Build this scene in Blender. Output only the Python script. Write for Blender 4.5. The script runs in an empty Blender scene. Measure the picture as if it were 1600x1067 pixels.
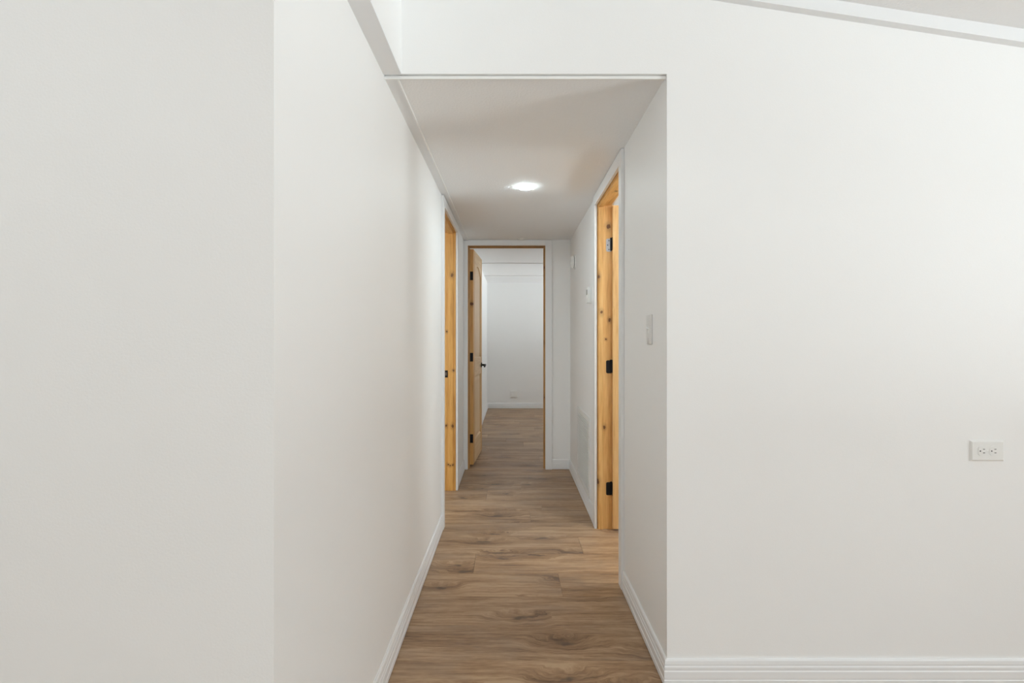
import bpy, bmesh, math, random
from mathutils import Vector, Matrix
R = math.radians
rnd = random.Random(7)
scn = bpy.context.scene
col = scn.collection

# ------------------------------------------------------------------ camera, world, light, exposure
F = 850.0            # focal length in pixels of the 1600 px frame
H = 1.2              # camera height
def Yd(s): return F / s      # depth at which one metre measures s pixels

cam_d = bpy.data.cameras.new('camera'); cam = bpy.data.objects.new('camera', cam_d); col.objects.link(cam)
cam.location = (0, 0, H); cam.rotation_euler = (R(90), 0, 0)
cam_d.sensor_width = 36; cam_d.lens = F / 1600 * 36
cam_d.shift_y = -3.5 / 1600; cam_d.clip_start = 0.02
scn.camera = cam

w = bpy.data.worlds.new('sky'); scn.world = w; w.use_nodes = True
w.node_tree.nodes['Background'].inputs[0].default_value = (0.86, 0.92, 1.0, 1)
w.node_tree.nodes['Background'].inputs[1].default_value = .15

vs = scn.view_settings
vs.view_transform = 'Standard'; vs.look = 'None'; vs.gamma = 1; vs.use_curve_mapping = False
vs.exposure = 0.07
c = scn.cycles
c.max_bounces = 10; c.diffuse_bounces = 7; c.glossy_bounces = 4; c.transparent_max_bounces = 8
c.sample_clamp_indirect = 6; c.caustics_reflective = False; c.caustics_refractive = False

def daylight(name, loc, rot, sx, sy, power, colr=(.90, .975, 1.0), spread=180):
    d = bpy.data.lights.new(name, 'AREA'); d.shape = 'RECTANGLE'; d.size = sx; d.size_y = sy
    d.energy = power; d.color = colr; d.spread = R(spread)
    o = bpy.data.objects.new(name, d); col.objects.link(o); o.location = loc; o.rotation_euler = rot
    return o
# daylight just outside the window panes of the rooms (windows built below)
XG = 4.8; YB = -3.6; XW = -3.4
daylight('daylight_living_room', (XG + .16, -.5, 1.42), (0, R(90), 0), 1.2, 1.7, 86)
daylight('added_light_back', (.7, YB - .16, 1.1), (R(90), 0, 0), 2.4, 1.95, 62)  # area light at an added back window, brightens the facing walls
daylight('daylight_bath', (2.9 + .16, 3.2, 1.45), (0, R(90), 0), 1.0, 1.0, 28)
daylight('daylight_side_room', (-3.2 - .16, 3.6, 1.4), (0, R(-90), 0), 1.1, 1.3, 20)
daylight('daylight_bedroom', (3.3 + .16, 8.0, 1.4), (0, R(90), 0), 1.1, 1.5, 22)

# uplights added outside the windows imitate ground bounce and brighten the ceilings
daylight('added_uplight_living_room', (XG + .85, -.5, .45), (0, R(90 + 38), 0), 1.0, 1.5, 670, (.86, .96, 1.0))
daylight('added_uplight_bedroom', (3.3 + .85, 8.0, .45), (0, R(90 + 38), 0), 1.0, 2.0, 419)
daylight('added_uplight_bath', (2.9 + .85, 3.2, .5), (0, R(90 + 38), 0), 1.0, 1.4, 73, (.86, .96, 1.0))

# ------------------------------------------------------------------ materials
def newmat(name):
    m = bpy.data.materials.new(name); m.use_nodes = True
    nt = m.node_tree; b = nt.nodes['Principled BSDF']
    return m, nt, b
def N(nt, t, **kw):
    n = nt.nodes.new(t)
    for k, v in kw.items(): setattr(n, k, v)
    return n
def L(nt, a, b): nt.links.new(a, b)

def plain(name, rgb, rough=.5, metal=0, bump=0, bscale=300):
    m, nt, b = newmat(name)
    b.inputs['Base Color'].default_value = (*rgb, 1); b.inputs['Roughness'].default_value = rough
    b.inputs['Metallic'].default_value = metal
    if bump:
        tc = N(nt, 'ShaderNodeTexCoord'); no = N(nt, 'ShaderNodeTexNoise')
        no.inputs['Scale'].default_value = bscale; no.inputs['Detail'].default_value = 3
        bp = N(nt, 'ShaderNodeBump'); bp.inputs['Strength'].default_value = bump; bp.inputs['Distance'].default_value = .002
        L(nt, tc.outputs['Object'], no.inputs['Vector']); L(nt, no.outputs['Fac'], bp.inputs['Height'])
        L(nt, bp.outputs['Normal'], b.inputs['Normal'])
    return m
M_wall = plain('white_wall_paint', (.885, .884, .876), .55, bump=.10, bscale=220)
M_ceil = plain('textured_ceiling_paint', (.89, .892, .892), .8, bump=.9, bscale=110)
M_trim = plain('white_trim_paint', (.84, .845, .85), .38)
M_bead = plain('white_vinyl_bead', (.86, .86, .84), .4)
M_plast = plain('white_plastic', (.84, .84, .82), .35)
M_slot = plain('dark_slot', (.03, .03, .03), .6)
M_seam = plain('shadow_gap_backing', (.10, .10, .095), .9)
M_black = plain('matte_black_metal', (.012, .012, .014), .42, .6)
M_leaf_sheen = plain('hinge_leaf_sheen', (.42, .43, .46), .35, .7)  # grey imitates the reflection on the top hinge leaf
M_hole = plain('strike_hole', (.16, .12, .09), .8)
M_grille = plain('white_enamel_grille', (.82, .82, .80), .4)
M_duct_shade = plain('painted_duct_shade', (.16, .16, .155), .95)  # dark tone painted in for the duct shade behind the slats
M_batt = plain('ceiling_batten_paint', (.84, .84, .83), .6)
M_swp = plain('ivory_switch_plastic', (.74, .735, .715), .35)
M_sub = plain('subfloor', (.10, .065, .04), .9)
M_fx = plain('vinyl_frame', (.85, .85, .85), .4)

m, nt, b = newmat('lit_diffuser'); M_lamp = m
b.inputs['Base Color'].default_value = (.9, .9, .9, 1); b.inputs['Emission Color'].default_value = (.78, .945, 1, 1)
b.inputs['Emission Strength'].default_value = 125

m, nt, b = newmat('window_glass'); M_glass = m
tr = N(nt, 'ShaderNodeBsdfTransparent'); gl = N(nt, 'ShaderNodeBsdfGlossy'); gl.inputs['Roughness'].default_value = .02
fr = N(nt, 'ShaderNodeFresnel'); fr.inputs[0].default_value = 1.45; mx = N(nt, 'ShaderNodeMixShader')
L(nt, fr.outputs[0], mx.inputs[0]); L(nt, tr.outputs[0], mx.inputs[1]); L(nt, gl.outputs[0], mx.inputs[2])
L(nt, mx.outputs[0], nt.nodes['Material Output'].inputs[0])

def ramp(nt, stops):
    r = N(nt, 'ShaderNodeValToRGB'); e = r.color_ramp.elements
    while len(e) < len(stops): e.new(.5)
    for el, (p, cc) in zip(e, stops):
        el.position = p; el.color = (*cc, 1) if len(cc) == 3 else cc
    return r
def math_(nt, op, a=None, bb=None, v0=None, v1=None, v2=None):
    n = N(nt, 'ShaderNodeMath', operation=op)
    if a is not None: L(nt, a, n.inputs[0])
    if bb is not None: L(nt, bb, n.inputs[1])
    if v0 is not None: n.inputs[0].default_value = v0
    if v1 is not None: n.inputs[1].default_value = v1
    if v2 is not None: n.inputs[2].default_value = v2
    return n.outputs[0]
def smooth(nt, val, lo, hi, a=0.0, bb=1.0):
    n = N(nt, 'ShaderNodeMapRange', interpolation_type='SMOOTHSTEP')
    L(nt, val, n.inputs[0]); n.inputs[1].default_value = lo; n.inputs[2].default_value = hi
    n.inputs[3].default_value = a; n.inputs[4].default_value = bb
    return n.outputs[0]
def mixc(nt, fac, a, bb, blend='MIX'):
    n = N(nt, 'ShaderNodeMix', data_type='RGBA', blend_type=blend)
    if hasattr(fac, 'links'): L(nt, fac, n.inputs[0])
    else: n.inputs[0].default_value = fac
    for s, i in ((a, 6), (bb, 7)):
        if hasattr(s, 'links'): L(nt, s, n.inputs[i])
        else: n.inputs[i].default_value = (*s, 1)
    return n.outputs[2]

def oak_floor():
    m, nt, b = newmat('oak_vinyl_plank')
    tc = N(nt, 'ShaderNodeTexCoord'); oi = N(nt, 'ShaderNodeObjectInfo')
    off = N(nt, 'ShaderNodeVectorMath', operation='SCALE'); off.inputs[0].default_value = (37, 19, 53); L(nt, oi.outputs['Random'], off.inputs['Scale'])
    p = N(nt, 'ShaderNodeVectorMath', operation='ADD'); L(nt, tc.outputs['Object'], p.inputs[0]); L(nt, off.outputs[0], p.inputs[1])
    P = p.outputs[0]
    def stretched(sx, sy, scale, detail, dist=0, src=P):
        mp = N(nt, 'ShaderNodeVectorMath', operation='MULTIPLY'); mp.inputs[1].default_value = (sx, sy, 1); L(nt, src, mp.inputs[0])
        no = N(nt, 'ShaderNodeTexNoise'); no.inputs['Scale'].default_value = scale; no.inputs['Detail'].default_value = detail
        no.inputs['Distortion'].default_value = dist; no.inputs['Roughness'].default_value = .6
        L(nt, mp.outputs[0], no.inputs['Vector']); return no.outputs['Fac']
    # sparse knots
    km = N(nt, 'ShaderNodeVectorMath', operation='MULTIPLY'); km.inputs[1].default_value = (2.1, 5.2, 0); L(nt, P, km.inputs[0])
    wob = N(nt, 'ShaderNodeTexNoise'); wob.inputs['Scale'].default_value = 14; L(nt, P, wob.inputs['Vector'])
    wv = N(nt, 'ShaderNodeVectorMath', operation='MULTIPLY_ADD'); L(nt, wob.outputs['Color'], wv.inputs[0]); wv.inputs[1].default_value = (.30, .30, 0); L(nt, km.outputs[0], wv.inputs[2])
    vo = N(nt, 'ShaderNodeTexVoronoi', voronoi_dimensions='2D'); vo.inputs['Scale'].default_value = .95; vo.inputs['Randomness'].default_value = 1; L(nt, wv.outputs[0], vo.inputs['Vector'])
    kd = vo.outputs['Distance']
    sel = N(nt, 'ShaderNodeSeparateColor'); L(nt, vo.outputs['Color'], sel.inputs[0])
    on = math_(nt, 'GREATER_THAN', sel.outputs[0], v1=.42)
    knot = math_(nt, 'MULTIPLY', smooth(nt, kd, .02, .10, 1, 0), on)
    halo = math_(nt, 'MULTIPLY', smooth(nt, kd, .08, .42, 1, 0), on)
    # grain bends round the knots
    bend = N(nt, 'ShaderNodeCombineXYZ'); L(nt, math_(nt, 'MULTIPLY', halo, v1=.05), bend.inputs[1])
    pb = N(nt, 'ShaderNodeVectorMath', operation='ADD'); L(nt, P, pb.inputs[0]); L(nt, bend.outputs[0], pb.inputs[1])
    broad = stretched(.55, 4.2, 2.2, 3, .4, pb.outputs[0])
    streak = stretched(1.1, 13, 2.0, 6, .9, pb.outputs[0])
    fine = stretched(3, 70, 1.5, 5, .3, pb.outputs[0])
    cloudy = stretched(1.5, 3, 2, 3, 0)
    fleck = stretched(16, 120, 1.6, 4, 0, pb.outputs[0])
    base = ramp(nt, [(.30, (.110, .058, .030)), (.43, (.245, .142, .076)), (.54, (.345, .215, .120)), (.68, (.48, .33, .205))])
    s1 = math_(nt, 'ADD', math_(nt, 'MULTIPLY', broad, v1=.45), math_(nt, 'MULTIPLY', streak, v1=.62))
    s2 = math_(nt, 'ADD', s1, math_(nt, 'MULTIPLY', fine, v1=.50))
    s2 = math_(nt, 'ADD', s2, math_(nt, 'MULTIPLY', fleck, v1=.34))
    s3 = math_(nt, 'SUBTRACT', s2, v1=.385)
    s4 = math_(nt, 'SUBTRACT', s3, math_(nt, 'MULTIPLY', halo, v1=.10))
    L(nt, s4, base.inputs[0])
    grey = mixc(nt, smooth(nt, cloudy, .42, .75, 0, .40), base.outputs[0], (.27, .21, .165))
    kn = mixc(nt, math_(nt, 'MULTIPLY', knot, v1=.80), grey, (.085, .055, .042))
    tint = ramp(nt, [(0, (.88, .87, .86)), (.5, (1, 1, 1)), (1, (1.08, 1.06, 1.02))])
    wn = N(nt, 'ShaderNodeTexWhiteNoise', noise_dimensions='1D'); L(nt, oi.outputs['Random'], wn.inputs['W'])
    L(nt, wn.outputs['Value'], tint.inputs[0])
    fin = mixc(nt, 1.0, kn, tint.outputs[0], 'MULTIPLY')
    L(nt, fin, b.inputs['Base Color'])
    rr = smooth(nt, fine, .3, .7, .40, .52); L(nt, rr, b.inputs['Roughness'])
    b.inputs['Specular IOR Level'].default_value = .45
    bp = N(nt, 'ShaderNodeBump'); bp.inputs['Strength'].default_value = .18; bp.inputs['Distance'].default_value = .001
    L(nt, s2, bp.inputs['Height']); L(nt, bp.outputs['Normal'], b.inputs['Normal'])
    return m
M_oak = oak_floor()

def pine(name, knots=(), seed=0.0, light=(.83, .53, .215), mid=(.73, .42, .14), dark=(.54, .27, .075), scatter=True, axis='z'):
    """clear-finished knotty pine; grain runs along the given local axis; knots = (x, y, z, radius, stretch)"""
    m, nt, b = newmat(name)
    tc = N(nt, 'ShaderNodeTexCoord'); O = tc.outputs['Object']
    p = N(nt, 'ShaderNodeVectorMath', operation='ADD'); L(nt, O, p.inputs[0]); p.inputs[1].default_value = (seed * 3.1, seed * 1.7, seed * 5.3)
    P = p.outputs[0]
    k = {'z': (1, 1, .06), 'x': (.06, 1, 1), 'y': (1, .06, 1)}[axis]
    def st(scale, detail, dist=0):
        mp = N(nt, 'ShaderNodeVectorMath', operation='MULTIPLY'); mp.inputs[1].default_value = k; L(nt, P, mp.inputs[0])
        no = N(nt, 'ShaderNodeTexNoise'); no.inputs['Scale'].default_value = scale; no.inputs['Detail'].default_value = detail
        no.inputs['Distortion'].default_value = dist; L(nt, mp.outputs[0], no.inputs['Vector']); return no.outputs['Fac']
    g = math_(nt, 'ADD', math_(nt, 'MULTIPLY', st(38, 3, .8), v1=.65), math_(nt, 'MULTIPLY', st(170, 3), v1=.35))
    r = ramp(nt, [(.30, dark), (.47, mid), (.66, light)]); L(nt, g, r.inputs[0])
    colr = r.outputs[0]
    ks = None
    wob = N(nt, 'ShaderNodeTexNoise'); wob.inputs['Scale'].default_value = 70; L(nt, P, wob.inputs['Vector'])
    for (x, y, z, rad, stc) in knots:
        s = N(nt, 'ShaderNodeVectorMath', operation='SUBTRACT'); L(nt, O, s.inputs[0]); s.inputs[1].default_value = (x, y, z)
        q = {'z': (1, .3, 1 / stc), 'x': (1 / stc, 1, .3), 'y': (1, 1 / stc, .3)}[axis]
        mu = N(nt, 'ShaderNodeVectorMath', operation='MULTIPLY'); L(nt, s.outputs[0], mu.inputs[0]); mu.inputs[1].default_value = tuple(v / rad for v in q)
        le = N(nt, 'ShaderNodeVectorMath', operation='LENGTH'); L(nt, mu.outputs[0], le.inputs[0])
        d = math_(nt, 'ADD', le.outputs['Value'], math_(nt, 'MULTIPLY', wob.outputs['Fac'], v1=1.3))
        v = smooth(nt, d, 1.3, 1.65, 1, 0)
        h = smooth(nt, d, 1.2, 3.6, .36, 0)
        v = math_(nt, 'MAXIMUM', v, h)
        ks = v if ks is None else math_(nt, 'MAXIMUM', ks, v)
    if scatter:
        mp = N(nt, 'ShaderNodeVectorMath', operation='MULTIPLY'); mp.inputs[1].default_value = {'z': (7, 3, 3), 'x': (3, 7, 3), 'y': (7, 3, 3)}[axis]; L(nt, P, mp.inputs[0])
        vo = N(nt, 'ShaderNodeTexVoronoi'); vo.inputs['Scale'].default_value = 1.0; L(nt, mp.outputs[0], vo.inputs['Vector'])
        v = smooth(nt, vo.outputs['Distance'], .05, .11, .8, 0)
        ks = v if ks is None else math_(nt, 'MAXIMUM', ks, v)
    if ks is not None:
        colr = mixc(nt, math_(nt, 'MULTIPLY', ks, v1=.9), colr, (.12, .038, .010))
    L(nt, colr, b.inputs['Base Color'])
    b.inputs['Roughness'].default_value = .42
    return m

# ------------------------------------------------------------------ mesh helpers (shapes are given in world coordinates)
def cube(bm, x0, x1, y0, y1, z0, z1, bev=0, seg=1, mat=None):
    x0, x1 = sorted((x0, x1)); y0, y1 = sorted((y0, y1)); z0, z1 = sorted((z0, z1))
    g = bmesh.ops.create_cube(bm, size=1)
    vs_ = g['verts']
    for v in vs_:
        v.co = Vector((x0 + (v.co.x + .5) * (x1 - x0), y0 + (v.co.y + .5) * (y1 - y0), z0 + (v.co.z + .5) * (z1 - z0)))
        if mat is not None: v.co = mat @ v.co
    if bev:
        es = list({e for v in vs_ for e in v.link_edges})
        bmesh.ops.bevel(bm, geom=es, offset=bev, segments=seg, affect='EDGES', profile=.5)
def cyl(bm, cpt, axis, r, l, seg=24, r2=None, bev=0):
    """cylinder whose axis starts at cpt and runs l along axis"""
    a = Vector(axis).normalized(); q = Vector((0, 0, 1)).rotation_difference(a).to_matrix().to_4x4()
    mt = Matrix.Translation(Vector(cpt) + a * l / 2) @ q
    g = bmesh.ops.create_cone(bm, cap_ends=True, segments=seg, radius1=r, radius2=r if r2 is None else r2, depth=l, matrix=mt)
    if bev:
        es = [e for e in {e for v in g['verts'] for e in v.link_edges} if len(e.link_faces) == 2 and e.calc_face_angle() > .9]
        bmesh.ops.bevel(bm, geom=es, offset=bev, segments=2, affect='EDGES')
def prism(bm, pts, vec):
    """polygon pts (3-D) extruded by vec"""
    vec = Vector(vec); a = [bm.verts.new(p) for p in pts]; bb = [bm.verts.new(Vector(p) + vec) for p in pts]
    n = len(pts)
    bm.faces.new(a[::-1]); bm.faces.new(bb)
    for i in range(n): bm.faces.new((a[i], a[(i + 1) % n], bb[(i + 1) % n], bb[i]))
def obj(name, bm, mat, parent=None, smooth_=False, loc=None):
    bmesh.ops.recalc_face_normals(bm, faces=bm.faces)
    base = Vector(loc) if loc is not None else origin_of(parent)
    if base.length: bmesh.ops.translate(bm, verts=bm.verts, vec=-base)
    me = bpy.data.meshes.new(name); bm.to_mesh(me); bm.free()
    me.materials.append(mat)
    if smooth_:
        for f in me.polygons: f.use_smooth = True
        me.set_sharp_from_angle(angle=R(35))
    o = bpy.data.objects.new(name, me); col.objects.link(o)
    if parent is not None:
        o.parent = parent
        o.location = base - origin_of(parent)
    else: o.location = base
    ORG[o.name] = base
    return o
ORG = {}
def origin_of(o):
    return Vector((0, 0, 0)) if o is None else ORG[o.name]
def empty(name, loc):
    o = bpy.data.objects.new(name, None); col.objects.link(o); o.location = loc; o.empty_display_size = .05
    ORG[o.name] = Vector(loc); return o
def tag(o, label, cat, kind=None, group=None):
    o['label'] = label; o['category'] = cat
    if kind: o['kind'] = kind
    if group: o['group'] = group
    return o
def boxes(name, lst, mat, label, cat, kind='structure', loc=(0, 0, 0), bev=0):
    bm = bmesh.new()
    for bx in lst: cube(bm, *bx, bev=bev)
    return tag(obj(name, bm, mat, loc=loc), label, cat, kind)

# ------------------------------------------------------------------ key dimensions
XR, XL = .538, -.446         # hall wall faces
Y0 = Yd(450)                 # plane of the wall around the hall mouth
YE = Yd(169.2)               # end wall of the hall
YL = .446 * F / 372          # corner where the hall's long wall turns away
YK = Yd(90)                  # far bedroom wall
ZC = 2.118                   # hall ceiling
TR = .088                    # thickness of the door wall
XBL = -.432                  # bedroom side wall
ZB = 2.19                    # bedroom ceiling
ra0, ra1 = Yd(318.7) + .004, Yd(247)      # doorway in the hall's right wall (jamb faces)
la0, la1 = Yd(243.5), Yd(197)             # doorway in the hall's left wall
ex0, ex1 = -.404, .303                    # doorway in the end wall
ZH = 2.045                                # underside of the head jambs
ZHE = 2.060
J = .019

# ------------------------------------------------------------------ floor: base + planks
fl = boxes('floor', [(-3.5, 4.9, YB - .1, YK + .2, -.06, -.006)], M_sub, 'brown oak-look plank floor running through hallway and bedroom', 'floor')
PW = F * H * .000249
seam0 = F * H / 401.7
row_lo = math.floor((-.2 - seam0) / PW); row_hi = math.ceil((YK + .1 - seam0) / PW)
def plank_mesh(x0, x1, y0, y1):
    bm = bmesh.new(); g = .0004; e = .0009
    cx, cy = (x0 + x1) / 2, (y0 + y1) / 2
    a, bq = (x1 - x0) / 2 - g, (y1 - y0) / 2 - g
    lo = [bm.verts.new((sx * a, sy * bq, -.006)) for sx, sy in ((-1, -1), (1, -1), (1, 1), (-1, 1))]
    md = [bm.verts.new((sx * a, sy * bq, -e)) for sx, sy in ((-1, -1), (1, -1), (1, 1), (-1, 1))]
    hi = [bm.verts.new((sx * (a - e), sy * (bq - e), 0)) for sx, sy in ((-1, -1), (1, -1), (1, 1), (-1, 1))]
    bm.faces.new(hi)
    for p, q in ((lo, md), (md, hi)):
        for i in range(4): bm.faces.new((p[i], p[(i + 1) % 4], q[(i + 1) % 4], q[i]))
    bm.faces.new(lo[::-1])
    return bm, (cx, cy, 0)
PLEN = 1.52
rest = bmesh.new()
for r_ in range(math.floor((YB - .1 - seam0) / PW), row_hi + 1):
    y0, y1 = seam0 + r_ * PW, seam0 + (r_ + 1) * PW
    y0 = max(y0, YB - .1); y1 = min(y1, YK + .2)
    if y1 - y0 < .02: continue
    # rows counted away from the camera; end joints seen in the photo, the rest staggered
    j = {-2: .70, -1: -.62, 0: .237, 1: -.20, 2: .40}.get(r_, rnd.uniform(-.76, .76))
    x = j - 3 * PLEN
    while x < 4.9:
        xa, xb = max(x, -3.5), min(x + PLEN, 4.9)
        x += PLEN
        if xb - xa < .03: continue
        bm, cc = plank_mesh(xa, xb, y0, y1)
        if r_ >= row_lo and xb > -1.3 and xa < 2.2:
            o = obj('plank', bm, M_oak, fl, loc=(0, 0, 0)); o.location = cc
        else:
            tmp = bpy.data.meshes.new('t'); bmesh.ops.translate(bm, verts=bm.verts, vec=cc); bm.to_mesh(tmp); bm.free()
            rest.from_mesh(tmp); bpy.data.meshes.remove(tmp)
po = obj('plank_field', rest, M_oak, fl); po['kind'] = 'stuff'

# ------------------------------------------------------------------ walls
ZT = 3.0
T = .10
boxes('wall_front', [(XR, XG, Y0, Y0 + T, 0, ZT), (-.384, XR, Y0, Y0 + T, ZC + .0035, ZT)], M_wall,
      'white wall facing the room with header over the hallway mouth', 'wall')
xr2 = XR + TR
boxes('wall_hall_right', [(XR, xr2, Y0 + T, ra0 - J, 0, 2.4), (XR, xr2, ra1 + J, YE + .115, 0, 2.4),
      (XR, xr2, ra0 - J, ra1 + J, ZH + J, 2.4)], M_wall, 'white hallway wall with switch, grille and pine doorway', 'wall')
xl2 = XL - .10
boxes('wall_hall_left', [(xl2, XL, YL, la0 - J, 0, ZC + .004), (xl2, XL, la1 + J, YE, 0, ZC + .004),
      (xl2, XL, la0 - J, la1 + J, ZH + J, ZC + .004)], M_wall, 'long white hallway wall opposite the light switch', 'wall')
boxes('wall_beam', [(-.56, -.384, YB, Y0 + T, ZC + .009, ZT)], M_wall, 'white dropped beam above the long hallway wall', 'beam')
boxes('wall_left_front', [(XW, xl2, YL, YL + T, 0, ZC + .009), (XW, -.56, YL, YL + T, ZC + .009, ZT)], M_wall, 'plain white wall in shade at the photo edge', 'wall')
boxes('wall_end', [(xl2, ex0 - J, YE, YE + .115, 0, 2.4), (ex1 + J, XR, YE, YE + .115, 0, 2.4),
      (ex0 - J, ex1 + J, YE, YE + .115, ZHE + J, 2.4)], M_wall, 'white end wall of the hallway around the bedroom doorway', 'wall')
# bedroom
boxes('wall_bedroom_left', [(XBL - .1, XBL, YE + .115, YK, 0, 2.4)], M_wall, 'white bedroom side wall behind the open pine door', 'wall')
boxes('wall_bedroom_back', [(XBL - .1, 3.4, YK, YK + .1, 0, 2.4)], M_wall, 'pale grey-white bedroom back wall with a cover plate', 'wall')
def wall_x(name, x0, x1, ya, yb, zt, win, label):     # wall across X with a window hole (y0, y1, z0, z1)
    a, bq, z0, z1 = win
    boxes(name, [(x0, x1, ya, a, 0, zt), (x0, x1, bq, yb, 0, zt), (x0, x1, a, bq, 0, z0), (x0, x1, a, bq, z1, zt)], M_wall, label, 'wall')
def wall_y(name, y0, y1, xa, xb, zt, win, label):
    a, bq, z0, z1 = win
    boxes(name, [(xa, a, y0, y1, 0, zt), (bq, xb, y0, y1, 0, zt), (a, bq, y0, y1, 0, z0), (a, bq, y0, y1, z1, zt)], M_wall, label, 'wall')
def window(n, axis, at, a, bq, z0, z1, th, label):
    """sash window in a wall of thickness th starting at `at`"""
    def B(bm, u0, u1, d0, d1, za, zb):
        if axis == 'x': cube(bm, at + d0, at + d1, u0, u1, za, zb, bev=.002)
        else: cube(bm, u0, u1, at + d0, at + d1, za, zb, bev=.002)
    mid = (a + bq) / 2
    e = empty('window_%d' % n, (at + th / 2, mid, z0) if axis == 'x' else (mid, at + th / 2, z0)); tag(e, label, 'window', 'structure')
    for nm, rect in (('frame_side', (a, a + .05, z0, z1)), ('frame_side', (bq - .05, bq, z0, z1)),
                     ('frame_top', (a + .05, bq - .05, z1 - .05, z1)), ('frame_bottom', (a + .05, bq - .05, z0, z0 + .05)),
                     ('meeting_rail', (a + .05, bq - .05, (z0 + z1) / 2 - .02, (z0 + z1) / 2 + .02))):
        bm = bmesh.new(); B(bm, rect[0], rect[1], .02, th - .02, rect[2], rect[3]); obj(nm, bm, M_fx, e)
    for za, zb in ((z0 + .05, (z0 + z1) / 2 - .02), ((z0 + z1) / 2 + .02, z1 - .05)):
        bm = bmesh.new(); B(bm, a + .05, bq - .05, th / 2 - .002, th / 2 + .002, za, zb); obj('pane', bm, M_glass, e)
    return e
wall_x('wall_bedroom_right', 3.3, 3.4, YE + .115, YK, 2.4, (7.2, 8.8, .8, 2.0), 'white bedroom wall with the window, round the corner')
window(1, 'x', 3.3, 7.2, 8.8, .8, 2.0, .1, 'white vinyl sash window lighting the bedroom')
boxes('wall_bedroom_front', [(XR, 3.4, YE + .015, YE + .115, 0, 2.4)], M_wall, 'white partition between bedroom and bath room', 'wall')
# room behind the right doorway
wall_x('wall_bath_right', 2.9, 3.0, Y0 + T, YE + .015, 2.4, (2.65, 3.75, .9, 2.0), 'white outside wall of the room behind the pine door')
window(2, 'x', 2.9, 2.65, 3.75, .9, 2.0, .1, 'white vinyl sash window in the room behind the pine door')
# room behind the left doorway
wall_x('wall_side_left', -3.3, -3.2, YL + T, YE + .2, 2.4, (2.9, 4.3, .8, 2.0), 'white outside wall of the room beyond the strike-plate doorway')
window(3, 'x', -3.3, 2.9, 4.3, .8, 2.0, .1, 'white vinyl sash window beyond the strike-plate doorway')
boxes('wall_side_far', [(-3.2, xl2, YE + .1, YE + .2, 0, 2.4)], M_wall, 'white far partition of the room beyond the strike-plate doorway', 'wall')
# big room around the camera
wall_x('wall_right', XG, XG + .1, YB, Y0 + T, ZT, (-1.4, .4, .8, 2.05), 'white outside wall of the living room with the window')
window(4, 'x', XG, -1.4, .4, .8, 2.05, .1, 'white vinyl sash window lighting the living room')
wall_y('wall_back', YB - .1, YB, XW, XG + .1, ZT, (-.55, 1.95, .08, 2.12), 'white wall behind the viewpoint with an added wide window')
window(5, 'y', YB - .1, -.55, 1.95, .08, 2.12, .1, 'wide patio window added behind the viewpoint to light the facing walls')
boxes('wall_left', [(XW - .1, XW, YB - .1, YL + T, 0, ZT)], M_wall, 'white outside wall on the kitchen side', 'wall')

# ------------------------------------------------------------------ ceilings
hc = boxes('ceiling_hall', [(XL, XR, Y0 + .018, YE, ZC, ZC + .05)], M_ceil, 'lightly textured flat white hallway ceiling', 'ceiling')
bc = boxes('ceiling_bedroom', [(XBL, 3.3, YE + .115, YK, ZB + .007, ZB + .05)], M_seam, 'white bedroom ceiling of wide panels with thin seams', 'ceiling')
sm = [YE + .115, 5.62, F * .99 / 119.2, F * .99 / 99.6, YK]
for a, bq in zip(sm[:-1], sm[1:]):
    bm = bmesh.new(); cube(bm, XBL, 3.3, a + .001, bq - .001, ZB, ZB + .007); obj('ceiling_panel', bm, M_ceil, bc)
for a in sm[1:-1]:
    bm = bmesh.new(); cube(bm, XBL, 3.3, a - .012, a + .012, ZB - .0105, ZB + .001); obj('seam_batten', bm, M_batt, bc)
boxes('ceiling_bath', [(xr2, 2.9, Y0 + T, YE + .015, 2.2, 2.25)], M_ceil, 'white ceiling of the room behind the pine door', 'ceiling')
boxes('ceiling_side', [(-3.2, xl2, YL + T, YE + .1, 2.2, 2.25)], M_ceil, 'white ceiling beyond the strike-plate doorway', 'ceiling')
# vaulted ceiling over the living room: slopes down to the right
SL = .153
def zv(x): return 2.211 + .045 + SL * (1.778 - x)
bm = bmesh.new()
prism(bm, [(-.384, YB, zv(-.384)), (XG, YB, zv(XG)), (XG, YB, zv(XG) + .06), (-.384, YB, zv(-.384) + .06)], (0, Y0 - YB, 0))
tag(obj('ceiling_vault', bm, M_ceil), 'white sloping ceiling over the living room', 'ceiling', 'structure')
bm = bmesh.new()
prism(bm, [(-.56, YB, 2.58), (XW, YB, 2.22), (XW, YB, 2.28), (-.56, YB, 2.64)], (0, YL - YB, 0))
tag(obj('ceiling_kitchen', bm, M_ceil), 'white sloping ceiling over the kitchen side', 'ceiling', 'structure')

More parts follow.
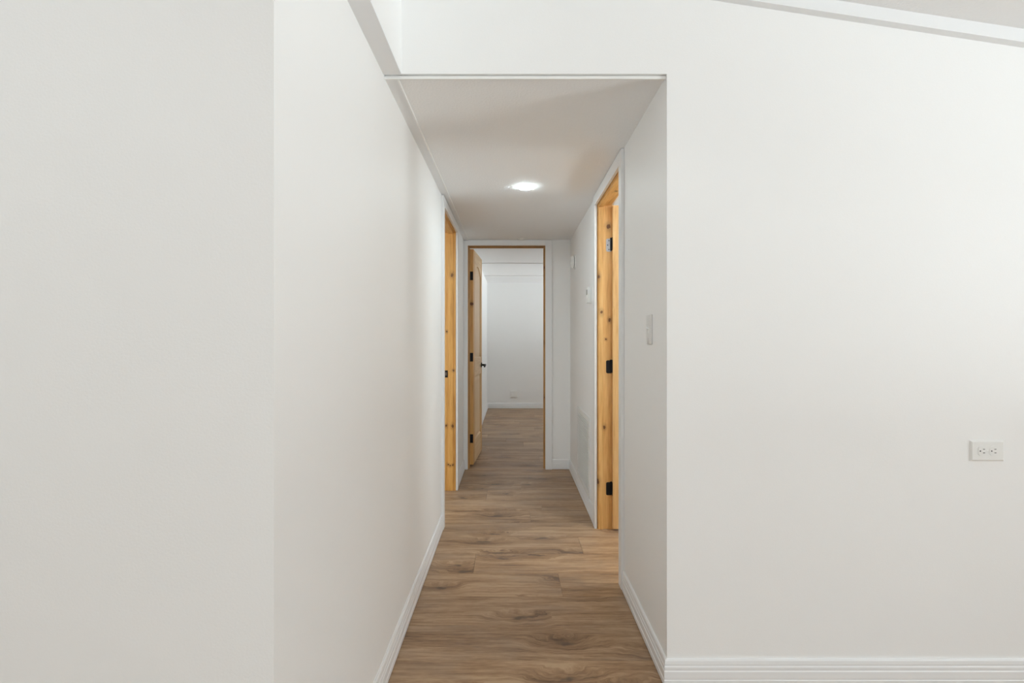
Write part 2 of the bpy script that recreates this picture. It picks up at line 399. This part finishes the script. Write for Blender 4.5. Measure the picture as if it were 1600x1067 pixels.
# ------------------------------------------------------------------ trims along ceilings and edges
bm = bmesh.new(); t_ = .030
prism(bm, [(-.384, Y0 - t_, zv(-.384)), (XG, Y0 - t_, zv(XG)), (XG, Y0 - t_, zv(XG) - .045), (-.384, Y0 - t_, zv(-.384) - .045)], (0, t_, 0))
tag(obj('trim_1', bm, M_trim), 'white sloping trim board where wall meets vaulted ceiling', 'trim', 'structure')
boxes('trim_2', [(XL, XR, Y0 + .009, Y0 + .018, ZC - .010, ZC + .001)], M_bead, 'thin white bead strip under the hallway header', 'trim', bev=.001)
t3 = empty('trim_3', (-.42, Y0 + .02, ZC)); tag(t3, 'narrow white ceiling batten along the long hallway wall', 'trim', 'structure')
bm = bmesh.new(); cube(bm, XL, -.405, Y0 + .012, YE, ZC - .004, ZC); obj('batten', bm, M_trim, t3)
bm = bmesh.new(); cube(bm, -.405, -.398, Y0 + .012, YE, ZC - .008, ZC, bev=.0015); obj('edge_bead', bm, M_bead, t3)
boxes('trim_4', [(XL - .004, -.384, YB, Y0, ZC, ZC + .009)], M_trim, 'white soffit strip under the dropped beam', 'trim')

# ------------------------------------------------------------------ baseboards
PROF = [(0, .003), (.0135, .003), (.0135, .022), (.0115, .025), (.0125, .029), (.0125, .052), (.0100, .056), (.0110, .060), (.0110, .067), (.0085, .072), (.0095, .076), (.0080, .088), (.0045, .093), (0, .093)]
def baseboard(name, p0, p1, nrm, label, m0=0, m1=0):
    """p0->p1 along the wall foot, nrm out of the wall; m=+1 outside corner, -1 inside corner, 0 square end"""
    p0 = Vector((*p0, 0)); p1 = Vector((*p1, 0)); n = Vector((*nrm, 0)); d = (p1 - p0).normalized()
    bm = bmesh.new()
    A = [bm.verts.new(p0 + n * q + Vector((0, 0, z)) - d * q * m0) for q, z in PROF]
    Bv = [bm.verts.new(p1 + n * q + Vector((0, 0, z)) + d * q * m1) for q, z in PROF]
    k = len(PROF)
    for i in range(k): bm.faces.new((A[i], A[(i + 1) % k], Bv[(i + 1) % k], Bv[i]))
    bm.faces.new(A); bm.faces.new(Bv[::-1])
    return tag(obj(name, bm, M_trim), label, 'baseboard', 'structure')
CW = .062; CT = .016
baseboard('baseboard_front', (XR, Y0), (XG, Y0), (0, -1), 'white moulded baseboard under the wall outlet', 1, 0)
baseboard('baseboard_hall_right', (XR, Y0), (XR, ra0 - CW - .004), (-1, 0), 'white moulded baseboard below the light switch', 1, 0)
baseboard('baseboard_hall_right_far', (XR, ra1 + CW + .004), (XR, YE), (-1, 0), 'white baseboard under the return air grille', 0, -1)
baseboard('baseboard_end', (ex1 + .004 + CW, YE), (XR, YE), (0, -1), 'short white baseboard beside the bedroom doorway', 0, -1)
baseboard('baseboard_hall_left', (XL, YL), (XL, la0 - CW - .004), (1, 0), 'long white baseboard along the plain hallway wall', 1, 0)
baseboard('baseboard_hall_left_far', (XL, la1 + CW + .004), (XL, YE), (1, 0), 'short white baseboard between the strike-plate doorway and end wall', 0, 0)
baseboard('baseboard_left_front', (XW, YL), (XL, YL), (0, -1), 'white baseboard under the shaded wall at the photo edge', 0, 1)
baseboard('baseboard_bedroom_back', (XBL, YK), (3.3, YK), (0, -1), 'white baseboard along the bedroom back wall', -1, -1)
baseboard('baseboard_bedroom_left', (XBL, YE + .14), (XBL, YK), (1, 0), 'white baseboard on the bedroom side wall', 0, -1)

# ------------------------------------------------------------------ doorways: pine jambs, stops, white casings
def S(x, y, s): return (x - 800) / s, H + (530 - y) / s      # photo measure -> X, Z at scale s
def local_knots(lst, s, yy, org):
    out = []
    for (px, py, rad, stc) in lst:
        X, Z = S(px, py, s); out.append((X - org.x, yy - org.y, Z - org.z, rad * 2.0, stc))
    return out

# right doorway
root = empty('trim_5', (XR + TR / 2, (ra0 + ra1) / 2, 0)); tag(root, 'pine door frame with white casing beside the light switch', 'door frame', 'structure')
o0 = ORG[root.name]; xa, xb = XR + .003, XR + TR
kr = local_knots([(951, 354, .0075, 1.1), (935.8, 432, .004, 2.2), (939.5, 488, .0045, 1.7), (952.5, 500, .004, 1.6), (946.5, 530, .003, 1.2),
                  (944, 667, .0045, 1.4), (934, 752, .005, 2.2)], 247, ra1, o0)
M_pr = pine('pine_right_jamb', kr, 1.3, scatter=False)
M_prh = pine('pine_right_head', [(.012, .05, 2.045, .010, 1.2)], 2.9, axis='y', scatter=False)
bm = bmesh.new(); cube(bm, xa, xb + .017, ra1, ra1 + J, 0, ZH + J); fj = obj('side_jamb', bm, M_pr, root)
bm = bmesh.new(); cube(bm, xa, xb, ra0 - J, ra0, 0, ZH + J); obj('side_jamb', bm, M_pr, root)
bm = bmesh.new(); cube(bm, xa, xb, ra0, ra1, ZH, ZH + J); obj('head_jamb', bm, M_prh, root)
sx0, sx1 = XR + .008, XR + .038
bm = bmesh.new(); cube(bm, sx0, sx1, ra1 - .009, ra1, 0, ZH, bev=.0015); obj('door_stop', bm, M_pr, root)
bm = bmesh.new(); cube(bm, sx0, sx1, ra0, ra0 + .009, 0, ZH, bev=.0015); obj('door_stop', bm, M_pr, root)
bm = bmesh.new(); cube(bm, sx0, sx1, ra0 + .009, ra1 - .009, ZH - .009, ZH, bev=.0015); obj('head_stop', bm, M_prh, root)
def casing_x(root, x0, x1, a, bq, zh, top):      # casing on a wall across X
    bm = bmesh.new(); cube(bm, x0, x1, a - .004 - CW, a - .004, 0, top, bev=.002, seg=2); obj('side_casing', bm, M_trim, root)
    bm = bmesh.new(); cube(bm, x0, x1, bq + .004, bq + .004 + CW, 0, top, bev=.002, seg=2); obj('side_casing', bm, M_trim, root)
    bm = bmesh.new(); cube(bm, x0, x1, a - .004, bq + .004, zh + .004, top, bev=.002, seg=2); obj('head_casing', bm, M_trim, root)
casing_x(root, XR - CT, XR, ra0, ra1, ZH, ZC - .003)
casing_x(root, xr2, xr2 + CT, ra0, ra1, ZH, 2.11)

# left doorway
root = empty('trim_6', (XL - .05, (la0 + la1) / 2, 0)); tag(root, 'pine door frame with black strike plate in the long hallway wall', 'door frame', 'structure')
o0 = ORG[root.name]; xa, xb = xl2, XL - .001
kl = local_knots([(708.6, 578.7, .004, 1.2), (697, 665, .005, 1.2), (707.5, 665.5, .006, 1.3), (700.5, 725.5, .0045, 1), (704, 727, .0045, 1), (707.5, 726, .004, 1),
                  (706.5, 430, .006, 1.5), (698, 518, .004, 1.2)], 197, la1, o0)
WL = dict(light=(.80, .46, .145), mid=(.70, .37, .095), dark=(.48, .215, .045))
M_pl = pine('pine_left_jamb', kl, 4.1, scatter=False, **WL)
M_plh = pine('pine_left_head', [(-.02, -.25, 2.045, .012, 1.2)], 5.2, axis='y', scatter=False)
bm = bmesh.new(); cube(bm, xa, xb, la1, la1 + J, 0, ZH + J); obj('side_jamb', bm, M_pl, root)
bm = bmesh.new(); cube(bm, xa, xb, la0 - J, la0, 0, ZH + J); obj('side_jamb', bm, M_pl, root)
bm = bmesh.new(); cube(bm, xa, xb, la0, la1, ZH, ZH + J); obj('head_jamb', bm, M_plh, root)
sx0, sx1 = -.507, -.466
bm = bmesh.new(); cube(bm, sx0, sx1, la1 - .011, la1, 0, ZH, bev=.003, seg=2); obj('door_stop', bm, M_pl, root)
bm = bmesh.new(); cube(bm, sx0, sx1, la0, la0 + .011, 0, ZH, bev=.003, seg=2); obj('door_stop', bm, M_pl, root)
bm = bmesh.new(); cube(bm, sx0, sx1, la0 + .011, la1 - .011, ZH - .011, ZH, bev=.003, seg=2); obj('head_stop', bm, M_plh, root)
bm = bmesh.new(); cube(bm, -.542, -.509, la1 - .0025, la1, .925 - .028, .925 + .028, bev=.001); sp = obj('strike_plate', bm, M_black, root); sp['label'] = 'small black strike plate'
bm = bmesh.new(); cube(bm, -.531, -.517, la1 - .003, la1 - .0024, .925 - .013, .925 + .013); obj('latch_hole', bm, M_hole, sp)
casing_x(root, XL, XL + CT, la0, la1, ZH, ZC - .009)
casing_x(root, xl2 - CT, xl2, la0, la1, ZH, 2.11)

# end doorway
root = empty('trim_7', ((ex0 + ex1) / 2, YE + .05, 0)); tag(root, 'pine door frame with white casing at the end of the hallway', 'door frame', 'structure')
o0 = ORG[root.name]; ya, yb = YE - .001, YE + .115
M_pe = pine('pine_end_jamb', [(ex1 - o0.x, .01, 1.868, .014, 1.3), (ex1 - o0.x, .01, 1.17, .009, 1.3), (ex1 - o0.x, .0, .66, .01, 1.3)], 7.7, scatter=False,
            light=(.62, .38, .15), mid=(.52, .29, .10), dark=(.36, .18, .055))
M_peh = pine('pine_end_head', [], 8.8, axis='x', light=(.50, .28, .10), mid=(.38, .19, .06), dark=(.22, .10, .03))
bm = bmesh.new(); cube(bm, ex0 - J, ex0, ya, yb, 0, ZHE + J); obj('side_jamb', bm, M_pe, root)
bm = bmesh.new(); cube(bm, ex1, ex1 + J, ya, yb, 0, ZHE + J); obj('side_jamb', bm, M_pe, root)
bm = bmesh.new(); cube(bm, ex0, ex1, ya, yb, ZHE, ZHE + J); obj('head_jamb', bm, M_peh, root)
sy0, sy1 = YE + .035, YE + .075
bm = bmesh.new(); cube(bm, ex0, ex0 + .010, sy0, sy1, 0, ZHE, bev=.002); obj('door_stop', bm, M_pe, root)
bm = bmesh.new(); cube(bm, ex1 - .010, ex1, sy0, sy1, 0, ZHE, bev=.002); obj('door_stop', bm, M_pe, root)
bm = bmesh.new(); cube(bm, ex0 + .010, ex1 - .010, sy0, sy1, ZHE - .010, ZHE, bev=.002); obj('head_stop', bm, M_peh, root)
bm = bmesh.new(); cube(bm, XL, ex0 - .004, YE - CT, YE, 0, ZC - .009, bev=.002, seg=2); obj('side_casing', bm, M_trim, root)
bm = bmesh.new(); cube(bm, ex1 + .004, ex1 + .004 + CW, YE - CT, YE, 0, ZC - .003, bev=.002, seg=2); obj('side_casing', bm, M_trim, root)
bm = bmesh.new(); cube(bm, ex0 - .004, ex1 + .004, YE - CT, YE, ZHE + .004, ZC - .003, bev=.002, seg=2); obj('head_casing', bm, M_trim, root)

# ------------------------------------------------------------------ pine doors with an arched upper panel
DT = .036
def door(name, pivot, ang, W, Hh, side, label, mats, open_gap=.012, hinge_z=(1.80, 1.03, .26)):
    """local: x along the width from the hinge, thickness y from 0 to side*DT, z up"""
    e = empty(name, (0, 0, 0)); tag(e, label, 'door', 'structure')
    m_st, m_ra, m_pa = mats
    y0, y1 = (0, DT) if side > 0 else (-DT, 0)
    st = .105; zb = .0; br = .21; mr0, mr1 = .83, 1.00; tr0 = Hh - .125; rise = .085
    def put(nm, bm, mt, sm_=False): return obj(nm, bm, mt, e, smooth_=sm_)
    bm = bmesh.new(); cube(bm, 0, st, y0, y1, 0, Hh, bev=.0025, seg=2); put('hinge_stile', bm, m_st)
    bm = bmesh.new(); cube(bm, W - st, W, y0, y1, 0, Hh, bev=.0025, seg=2); put('lock_stile', bm, m_st)
    bm = bmesh.new(); cube(bm, st, W - st, y0, y1, 0, br); put('bottom_rail', bm, m_ra)
    bm = bmesh.new(); cube(bm, st, W - st, y0, y1, mr0, mr1); put('lock_rail', bm, m_ra)
    nn = 20
    arc = [(st + (W - 2 * st) * i / nn, tr0 - rise + rise * math.sin(math.pi * i / nn) ** .8) for i in range(nn + 1)]
    bm = bmesh.new()
    for i in range(nn):
        (xa, za), (xb, zb_) = arc[i], arc[i + 1]
        prism(bm, [(xa, y0, za), (xb, y0, zb_), (xb, y0, Hh), (xa, y0, Hh)], (0, y1 - y0, 0))
    bmesh.ops.remove_doubles(bm, verts=bm.verts, dist=1e-5)
    put('top_rail', bm, m_ra)
    ym = (y0 + y1) / 2
    def panel(poly, nm):
        """raised-and-fielded panel from its outline"""
        bm = bmesh.new(); cx = sum(p[0] for p in poly) / len(poly); cz = sum(p[1] for p in poly) / len(poly)
        hw = max(abs(p[0] - cx) for p in poly); hz = max(abs(p[1] - cz) for p in poly)
        def ins(d): return [(cx + (x - cx) * (1 - d / hw), cz + (z - cz) * (1 - d / hz)) for x, z in poly]
        for sgn in (-1, 1):
            rings = []
            for d, off in ((0, .0155), (.010, .006), (.016, .0055), (.050, .0125)):
                rings.append([bm.verts.new((x, ym + sgn * off, z)) for x, z in ins(d)])
            k = len(poly)
            for a, bq in zip(rings[:-1], rings[1:]):
                for i in range(k): bm.faces.new((a[i], a[(i + 1) % k], bq[(i + 1) % k], bq[i]))
            bm.faces.new(rings[-1])
        return put(nm, bm, m_pa)
    panel([(st, br), (W - st, br), (W - st, mr0), (st, mr0)], 'lower_panel')
    panel([(st, mr1), (W - st, mr1)] + [(x, z) for x, z in arc[::-1]], 'upper_panel')
    # hinges: leaf on the door edge, leaf on the jamb, knuckle
    yk = y0 if side < 0 else y1     # knuckle is at the pivot line, y = 0
    for z in hinge_z:
        zz = z - open_gap
        bm = bmesh.new(); cube(bm, -.0022, .0004, y0 + .003, y1 - .003, zz - .041, zz + .041, bev=.0008)
        hg = put('hinge', bm, M_black)
        bm = bmesh.new(); cyl(bm, (-.003, 0, zz - .041), (0, 0, 1), .0072, .082, 16, bev=.001); obj('knuckle', bm, M_black, hg, smooth_=True)
    # lever handles on both faces
    zl = .915
    for sgn, yf in ((-1, y0), (1, y1)):
        bm = bmesh.new(); cyl(bm, (W - .06, yf, zl), (0, sgn, 0), .027, .008, 28, bev=.002)
        hd = put('door_handle', bm, M_black, True); hd['label'] = 'matte black lever handle'
        bm = bmesh.new(); cyl(bm, (W - .06, yf + sgn * .007, zl), (0, sgn, 0), .010, .040, 18); obj('neck', bm, M_black, hd, smooth_=True)
        bm = bmesh.new(); cube(bm, W - .06 - .112, W - .046, yf + sgn * .040, yf + sgn * .052, zl - .010, zl + .010, bev=.004, seg=2)
        for v in bm.verts:
            t = max(0, (W - .06 - v.co.x) / .112); v.co.z -= .012 * t * t
        obj('lever', bm, M_black, hd, smooth_=True)
    bm = bmesh.new(); cube(bm, W - .0005, W + .0015, (y0 + y1) / 2 - .012, (y0 + y1) / 2 + .012, zl - .028, zl + .028, bev=.0005); put('latch_plate', bm, M_black)
    e.location = (pivot[0], pivot[1], open_gap); e.rotation_euler = (0, 0, ang)
    return e
WD = dict(light=(.80, .52, .24), mid=(.72, .43, .17), dark=(.56, .30, .10))
M_d1 = (pine('pine_door_stile', [], 11.1, **WD), pine('pine_door_rail', [], 12.3, axis='x', **WD), pine('pine_door_panel', [], 13.7, **WD))
WB = dict(light=(.84, .62, .36), mid=(.77, .54, .29), dark=(.64, .41, .19))
M_d2 = (pine('pale_pine_stile', [(0, -.018, 1.522, .012, 1.4)], 21.1, scatter=False, light=(.80, .50, .20), mid=(.70, .40, .13), dark=(.52, .27, .08)),
        pine('pale_pine_rail', [], 22.3, axis='x', **WB), pine('pale_pine_panel', [], 23.7, scatter=False, **WB))
# opens 90 degrees into the room on the right; hall face turns towards the hall mouth
dA = door('door_1', (xr2 + .0045, ra1 - .003), 0, ra1 - ra0 - .006, 2.026, -1, 'honey pine door open into the room beside the light switch', M_d1)
# jamb leaves of that door's hinges, with screws
for z in (1.795, 1.026, .255):
    bm = bmesh.new(); xo, xi, rr = XR + .057, XR + TR + .002, .009
    pts = [(xi, ra1 - .0022, z - .041), (xi, ra1 - .0022, z + .041)]
    pts += [(xo + rr - rr * math.sin(t * math.pi / 8), ra1 - .0022, z + .041 - rr + rr * math.cos(t * math.pi / 8)) for t in range(5)]
    pts += [(xo + rr - rr * math.cos(t * math.pi / 8), ra1 - .0022, z - .041 + rr - rr * math.sin(t * math.pi / 8)) for t in range(5)]
    prism(bm, pts, (0, .0032, 0))
    hl = obj('hinge_leaf', bm, M_leaf_sheen if z > 1.5 else M_black, bpy.data.objects['trim_5']); 
    if z > 1.5: hl['label'] = 'hinge leaf with painted grey sheen and three dark screws'
    for dx, dz in ((.016, .028), (.008, 0), (.016, -.028)):
        bm = bmesh.new(); cyl(bm, (XR + .059 + dx, ra1 - .0022, z + dz), (0, -1, 0), .0036, .0008, 12); obj('screw', bm, M_black, hl)
dB = door('door_2', (-.401, YE + .128), R(86.6), .698, 2.042, -1, 'arched-panel pine door standing open into the bedroom', M_d2)

# ------------------------------------------------------------------ hallway fittings
# recessed lamp
ly, lx = F * (ZC - H) / 238, .081
lp = empty('ceiling_light', (lx, ly, ZC)); tag(lp, 'small round lit downlight in the hallway ceiling', 'ceiling light')
bm = bmesh.new(); cyl(bm, (lx, ly, ZC), (0, 0, -1), .050, .002, 40, r2=.048); obj('trim_ring', bm, M_plast, lp, True)
bm = bmesh.new(); cyl(bm, (lx, ly, ZC - .002), (0, 0, -1), .043, .006, 40, r2=.039); obj('lens', bm, M_lamp, lp, True)
# unseen dome lamps added to brighten the living room walls and the pine jambs
def fill_dome(x, y, z, r, strength, label):
    mo = newmat('added_dome_glow')[0]; p = mo.node_tree.nodes['Principled BSDF']
    p.inputs['Base Color'].default_value = (.9, .9, .9, 1); p.inputs['Emission Color'].default_value = (.89, .975, 1, 1); p.inputs['Emission Strength'].default_value = strength
    e = empty('added_dome', (x, y, z)); tag(e, label, 'ceiling light')
    bm = bmesh.new(); cyl(bm, (x, y, z + .02), (0, 0, -1), r * 1.1, .05, 40); obj('canopy', bm, M_plast, e, True)
    bm = bmesh.new(); bmesh.ops.create_uvsphere(bm, u_segments=32, v_segments=16, radius=r)
    bmesh.ops.delete(bm, geom=[v for v in bm.verts if v.co.z > .001], context='VERTS')
    for v in bm.verts: v.co = Vector((v.co.x + x, v.co.y + y, v.co.z * .8 + z - .03))
    obj('shade', bm, mo, e, True); return p
K_dome = fill_dome(-1.6, -.6, 2.58 - .36 * 1.04 / 2.84, .17, 35, 'unseen dome lamp added on the kitchen ceiling to brighten the walls')
B_dome = fill_dome(1.35, 2.55, 2.2, .13, 66, 'unseen dome lamp added behind the pine door to brighten its jamb')
S_dome = fill_dome(-1.5, 2.6, 2.2, .13, 92, 'unseen dome lamp added beyond the strike-plate doorway to brighten its jamb')
# small fitting above the far doorway
fx, fy = 15.5 / 172, YE - .075
sf = empty('ceiling_fitting', (fx, fy, ZC)); tag(sf, 'tiny white round fitting on ceiling just before the bedroom doorway', 'fitting')
bm = bmesh.new(); cyl(bm, (fx, fy, ZC), (0, 0, -1), .042, .006, 28, r2=.040); obj('base', bm, M_plast, sf, True)
bm = bmesh.new(); cyl(bm, (fx, fy, ZC - .006), (0, 0, -1), .034, .010, 28, r2=.022); obj('cap', bm, M_plast, sf, True)

# smoke detector on the far right wall
dy, dz = Yd(186) + .06, 1.2 + 121 / 184
sd = empty('smoke_detector', (XR, dy, dz)); tag(sd, 'round white smoke detector high on the hallway wall', 'smoke detector')
bm = bmesh.new(); cyl(bm, (XR, dy, dz), (-1, 0, 0), .062, .011, 36, r2=.060); obj('mounting_base', bm, M_plast, sd, True)
bm = bmesh.new(); cyl(bm, (XR - .011, dy, dz), (-1, 0, 0), .052, .004, 36); obj('vent_gap', bm, M_slot, sd, True)
bm = bmesh.new(); cyl(bm, (XR - .015, dy, dz), (-1, 0, 0), .058, .022, 36, r2=.046, bev=.003); obj('cover', bm, M_plast, sd, True)
bm = bmesh.new(); cyl(bm, (XR - .037, dy - .012, dz - .01), (-1, 0, 0), .012, .003, 20); obj('test_button', bm, M_bead, sd, True)

# thermostat
ty0, ty1, tz0, tz1 = Yd(232), Yd(232) + .085, 1.447, 1.555
th = empty('thermostat', (XR, (ty0 + ty1) / 2, (tz0 + tz1) / 2)); tag(th, 'white rectangular thermostat below the smoke detector', 'thermostat')
bm = bmesh.new(); cube(bm, XR - .006, XR, ty0 - .003, ty1 + .003, tz0 - .003, tz1 + .003, bev=.002); obj('back_plate', bm, M_plast, th)
bm = bmesh.new(); cube(bm, XR - .028, XR - .006, ty0, ty1, tz0, tz1, bev=.004, seg=2); obj('housing', bm, M_plast, th, True)
bm = bmesh.new(); cube(bm, XR - .0285, XR - .0278, ty0 + .016, ty1 - .016, tz0 + .055, tz1 - .018); obj('display', bm, plain('lcd', (.38, .40, .36), .25), th)
bm = bmesh.new(); cube(bm, XR - .030, XR - .028, ty0 + .03, ty1 - .03, tz0 + .020, tz0 + .032, bev=.0006); obj('button', bm, M_plast, th)

# light switch
sy, sz = 2.110 * F / 850 + .01, 1.238
sw = empty('light_switch', (XR, sy, sz)); tag(sw, 'white toggle light switch plate on hallway wall near the corner', 'light switch')
bm = bmesh.new(); cube(bm, XR - .0055, XR, sy - .0385, sy + .0385, sz - .058, sz + .058, bev=.003, seg=2); pl = obj('cover_plate', bm, M_swp, sw, True)
bm = bmesh.new(); cube(bm, XR - .0065, XR - .0052, sy - .006, sy + .006, sz - .013, sz + .013); obj('toggle_surround', bm, M_bead, sw)
bm = bmesh.new(); cube(bm, XR - .018, XR - .004, sy - .0045, sy + .0045, sz - .004, sz + .004, bev=.0012, mat=Matrix.Translation((XR, sy, sz + .002)) @ Matrix.Rotation(R(22), 4, 'Y') @ Matrix.Translation((-XR, -sy, -sz))); obj('toggle', bm, M_bead, sw)
for d in (-.030, .030):
    bm = bmesh.new(); cyl(bm, (XR - .0055, sy, sz + d), (-1, 0, 0), .003, .0007, 12); obj('screw', bm, M_bead, sw)

# return air grille
gy0, gy1, gz0, gz1 = Yd(227), Yd(192), .101, .655
gr = empty('return_air_grille', (XR, (gy0 + gy1) / 2, gz0)); tag(gr, 'large white return air grille low on the hallway wall', 'air grille')
bw = .032
for nm, (a, bq, za, zb) in (('frame_side', (gy0, gy0 + bw, gz0, gz1)), ('frame_side', (gy1 - bw, gy1, gz0, gz1)),
                            ('frame_top', (gy0 + bw, gy1 - bw, gz1 - bw, gz1)), ('frame_bottom', (gy0 + bw, gy1 - bw, gz0, gz0 + bw))):
    bm = bmesh.new(); cube(bm, XR - .010, XR, a, bq, za, zb, bev=.002); obj(nm, bm, M_grille, gr)
bm = bmesh.new(); cube(bm, XR - .0015, XR - .0002, gy0 + bw, gy1 - bw, gz0 + bw, gz1 - bw); obj('filter', bm, M_duct_shade, gr)  # backing sheet coloured dark to stand for shade inside the grille
ns = 26; me_s = None
for i in range(ns):
    z = gz0 + bw + (i + .5) * (gz1 - gz0 - 2 * bw) / ns
    if me_s is None:
        bm = bmesh.new(); cube(bm, -.0045, .0030, gy0 + bw - (gy0 + gy1) / 2, gy1 - bw - (gy0 + gy1) / 2, -.0022, .0022, mat=Matrix.Rotation(R(-28), 4, 'Y'))
        me_s = bpy.data.meshes.new('slat'); bmesh.ops.recalc_face_normals(bm, faces=bm.faces); bm.to_mesh(me_s); bm.free(); me_s.materials.append(M_grille)
    o = bpy.data.objects.new('slat', me_s); col.objects.link(o); o.parent = gr; o.location = (-.0055, 0, z - gz0)
nb = 26; me_b = None
for i in range(1, nb):
    y = gy0 + bw + i * (gy1 - gy0 - 2 * bw) / nb
    if me_b is None:
        bm = bmesh.new(); cube(bm, -.002, .001, -.0016, .0016, bw, gz1 - gz0 - bw)
        me_b = bpy.data.meshes.new('mullion'); bmesh.ops.recalc_face_normals(bm, faces=bm.faces); bm.to_mesh(me_b); bm.free(); me_b.materials.append(M_grille)
    o = bpy.data.objects.new('mullion', me_b); col.objects.link(o); o.parent = gr; o.location = (-.0075, y - (gy0 + gy1) / 2, 0)

# horizontal duplex outlet on the front wall
ox, oz = 741 / 450, 1.2 - 174 / 450
oy = Y0
ot = empty('wall_outlet', (ox, oy, oz)); tag(ot, 'white sideways duplex outlet on the wide wall', 'outlet')
bm = bmesh.new()
W_, H_ = .0585, .0358
ring = [(W_, H_, 0), (W_, H_, -.0025), (W_ - .005, H_ - .005, -.0065)]
vsr = [[bm.verts.new((ox + sx * a, oy + y, oz + s2 * h_)) for sx, s2 in ((-1, -1), (1, -1), (1, 1), (-1, 1))] for a, h_, y in ring]
for p, q in zip(vsr[:-1], vsr[1:]):
    for i in range(4): bm.faces.new((p[i], p[(i + 1) % 4], q[(i + 1) % 4], q[i]))
bm.faces.new(vsr[-1]); bm.faces.new(vsr[0][::-1])
obj('cover_plate', bm, M_plast, ot)
for k in (-1, 1):
    cx = ox + k * .0197
    pts = []
    for i in range(32):
        a = 2 * math.pi * i / 32
        pts.append((cx + max(-.0140, min(.0140, .0172 * math.cos(a))), oy - .0064, oz + .0172 * math.sin(a)))
    bm = bmesh.new(); prism(bm, pts, (0, -.0016, 0)); rc = obj('receptacle', bm, M_plast, ot)
    bm = bmesh.new(); cyl(bm, (cx - .0075, oy - .0079, oz), (0, -1, 0), .0024, .0004, 14); obj('ground_hole', bm, M_slot, rc)
    for d in (-.0062, .0062):
        bm = bmesh.new(); cube(bm, cx + .0015, cx + .0085, oy - .0083, oy - .0079, oz + d - .0011, oz + d + .0011); obj('slot', bm, M_slot, rc)
bm = bmesh.new(); cyl(bm, (ox, oy - .0064, oz), (0, -1, 0), .0028, .0008, 14); obj('screw', bm, M_bead, ot)

# blank cover plate on the bedroom back wall
px, pz = 3 / 90, 1.2 - 86 / 90
cp = empty('cover_plate', (px, YK, pz)); tag(cp, 'square white cover plate low on the bedroom back wall', 'cover plate')
bm = bmesh.new(); cube(bm, px - .058, px + .058, YK - .016, YK, pz - .057, pz + .057, bev=.003, seg=2); obj('plate', bm, M_plast, cp, True)
for d in (-.023, .023):
    bm = bmesh.new(); cube(bm, px + d - .017, px + d + .017, YK - .018, YK - .0155, pz - .033, pz + .033, bev=.001); obj('insert', bm, M_bead, cp)
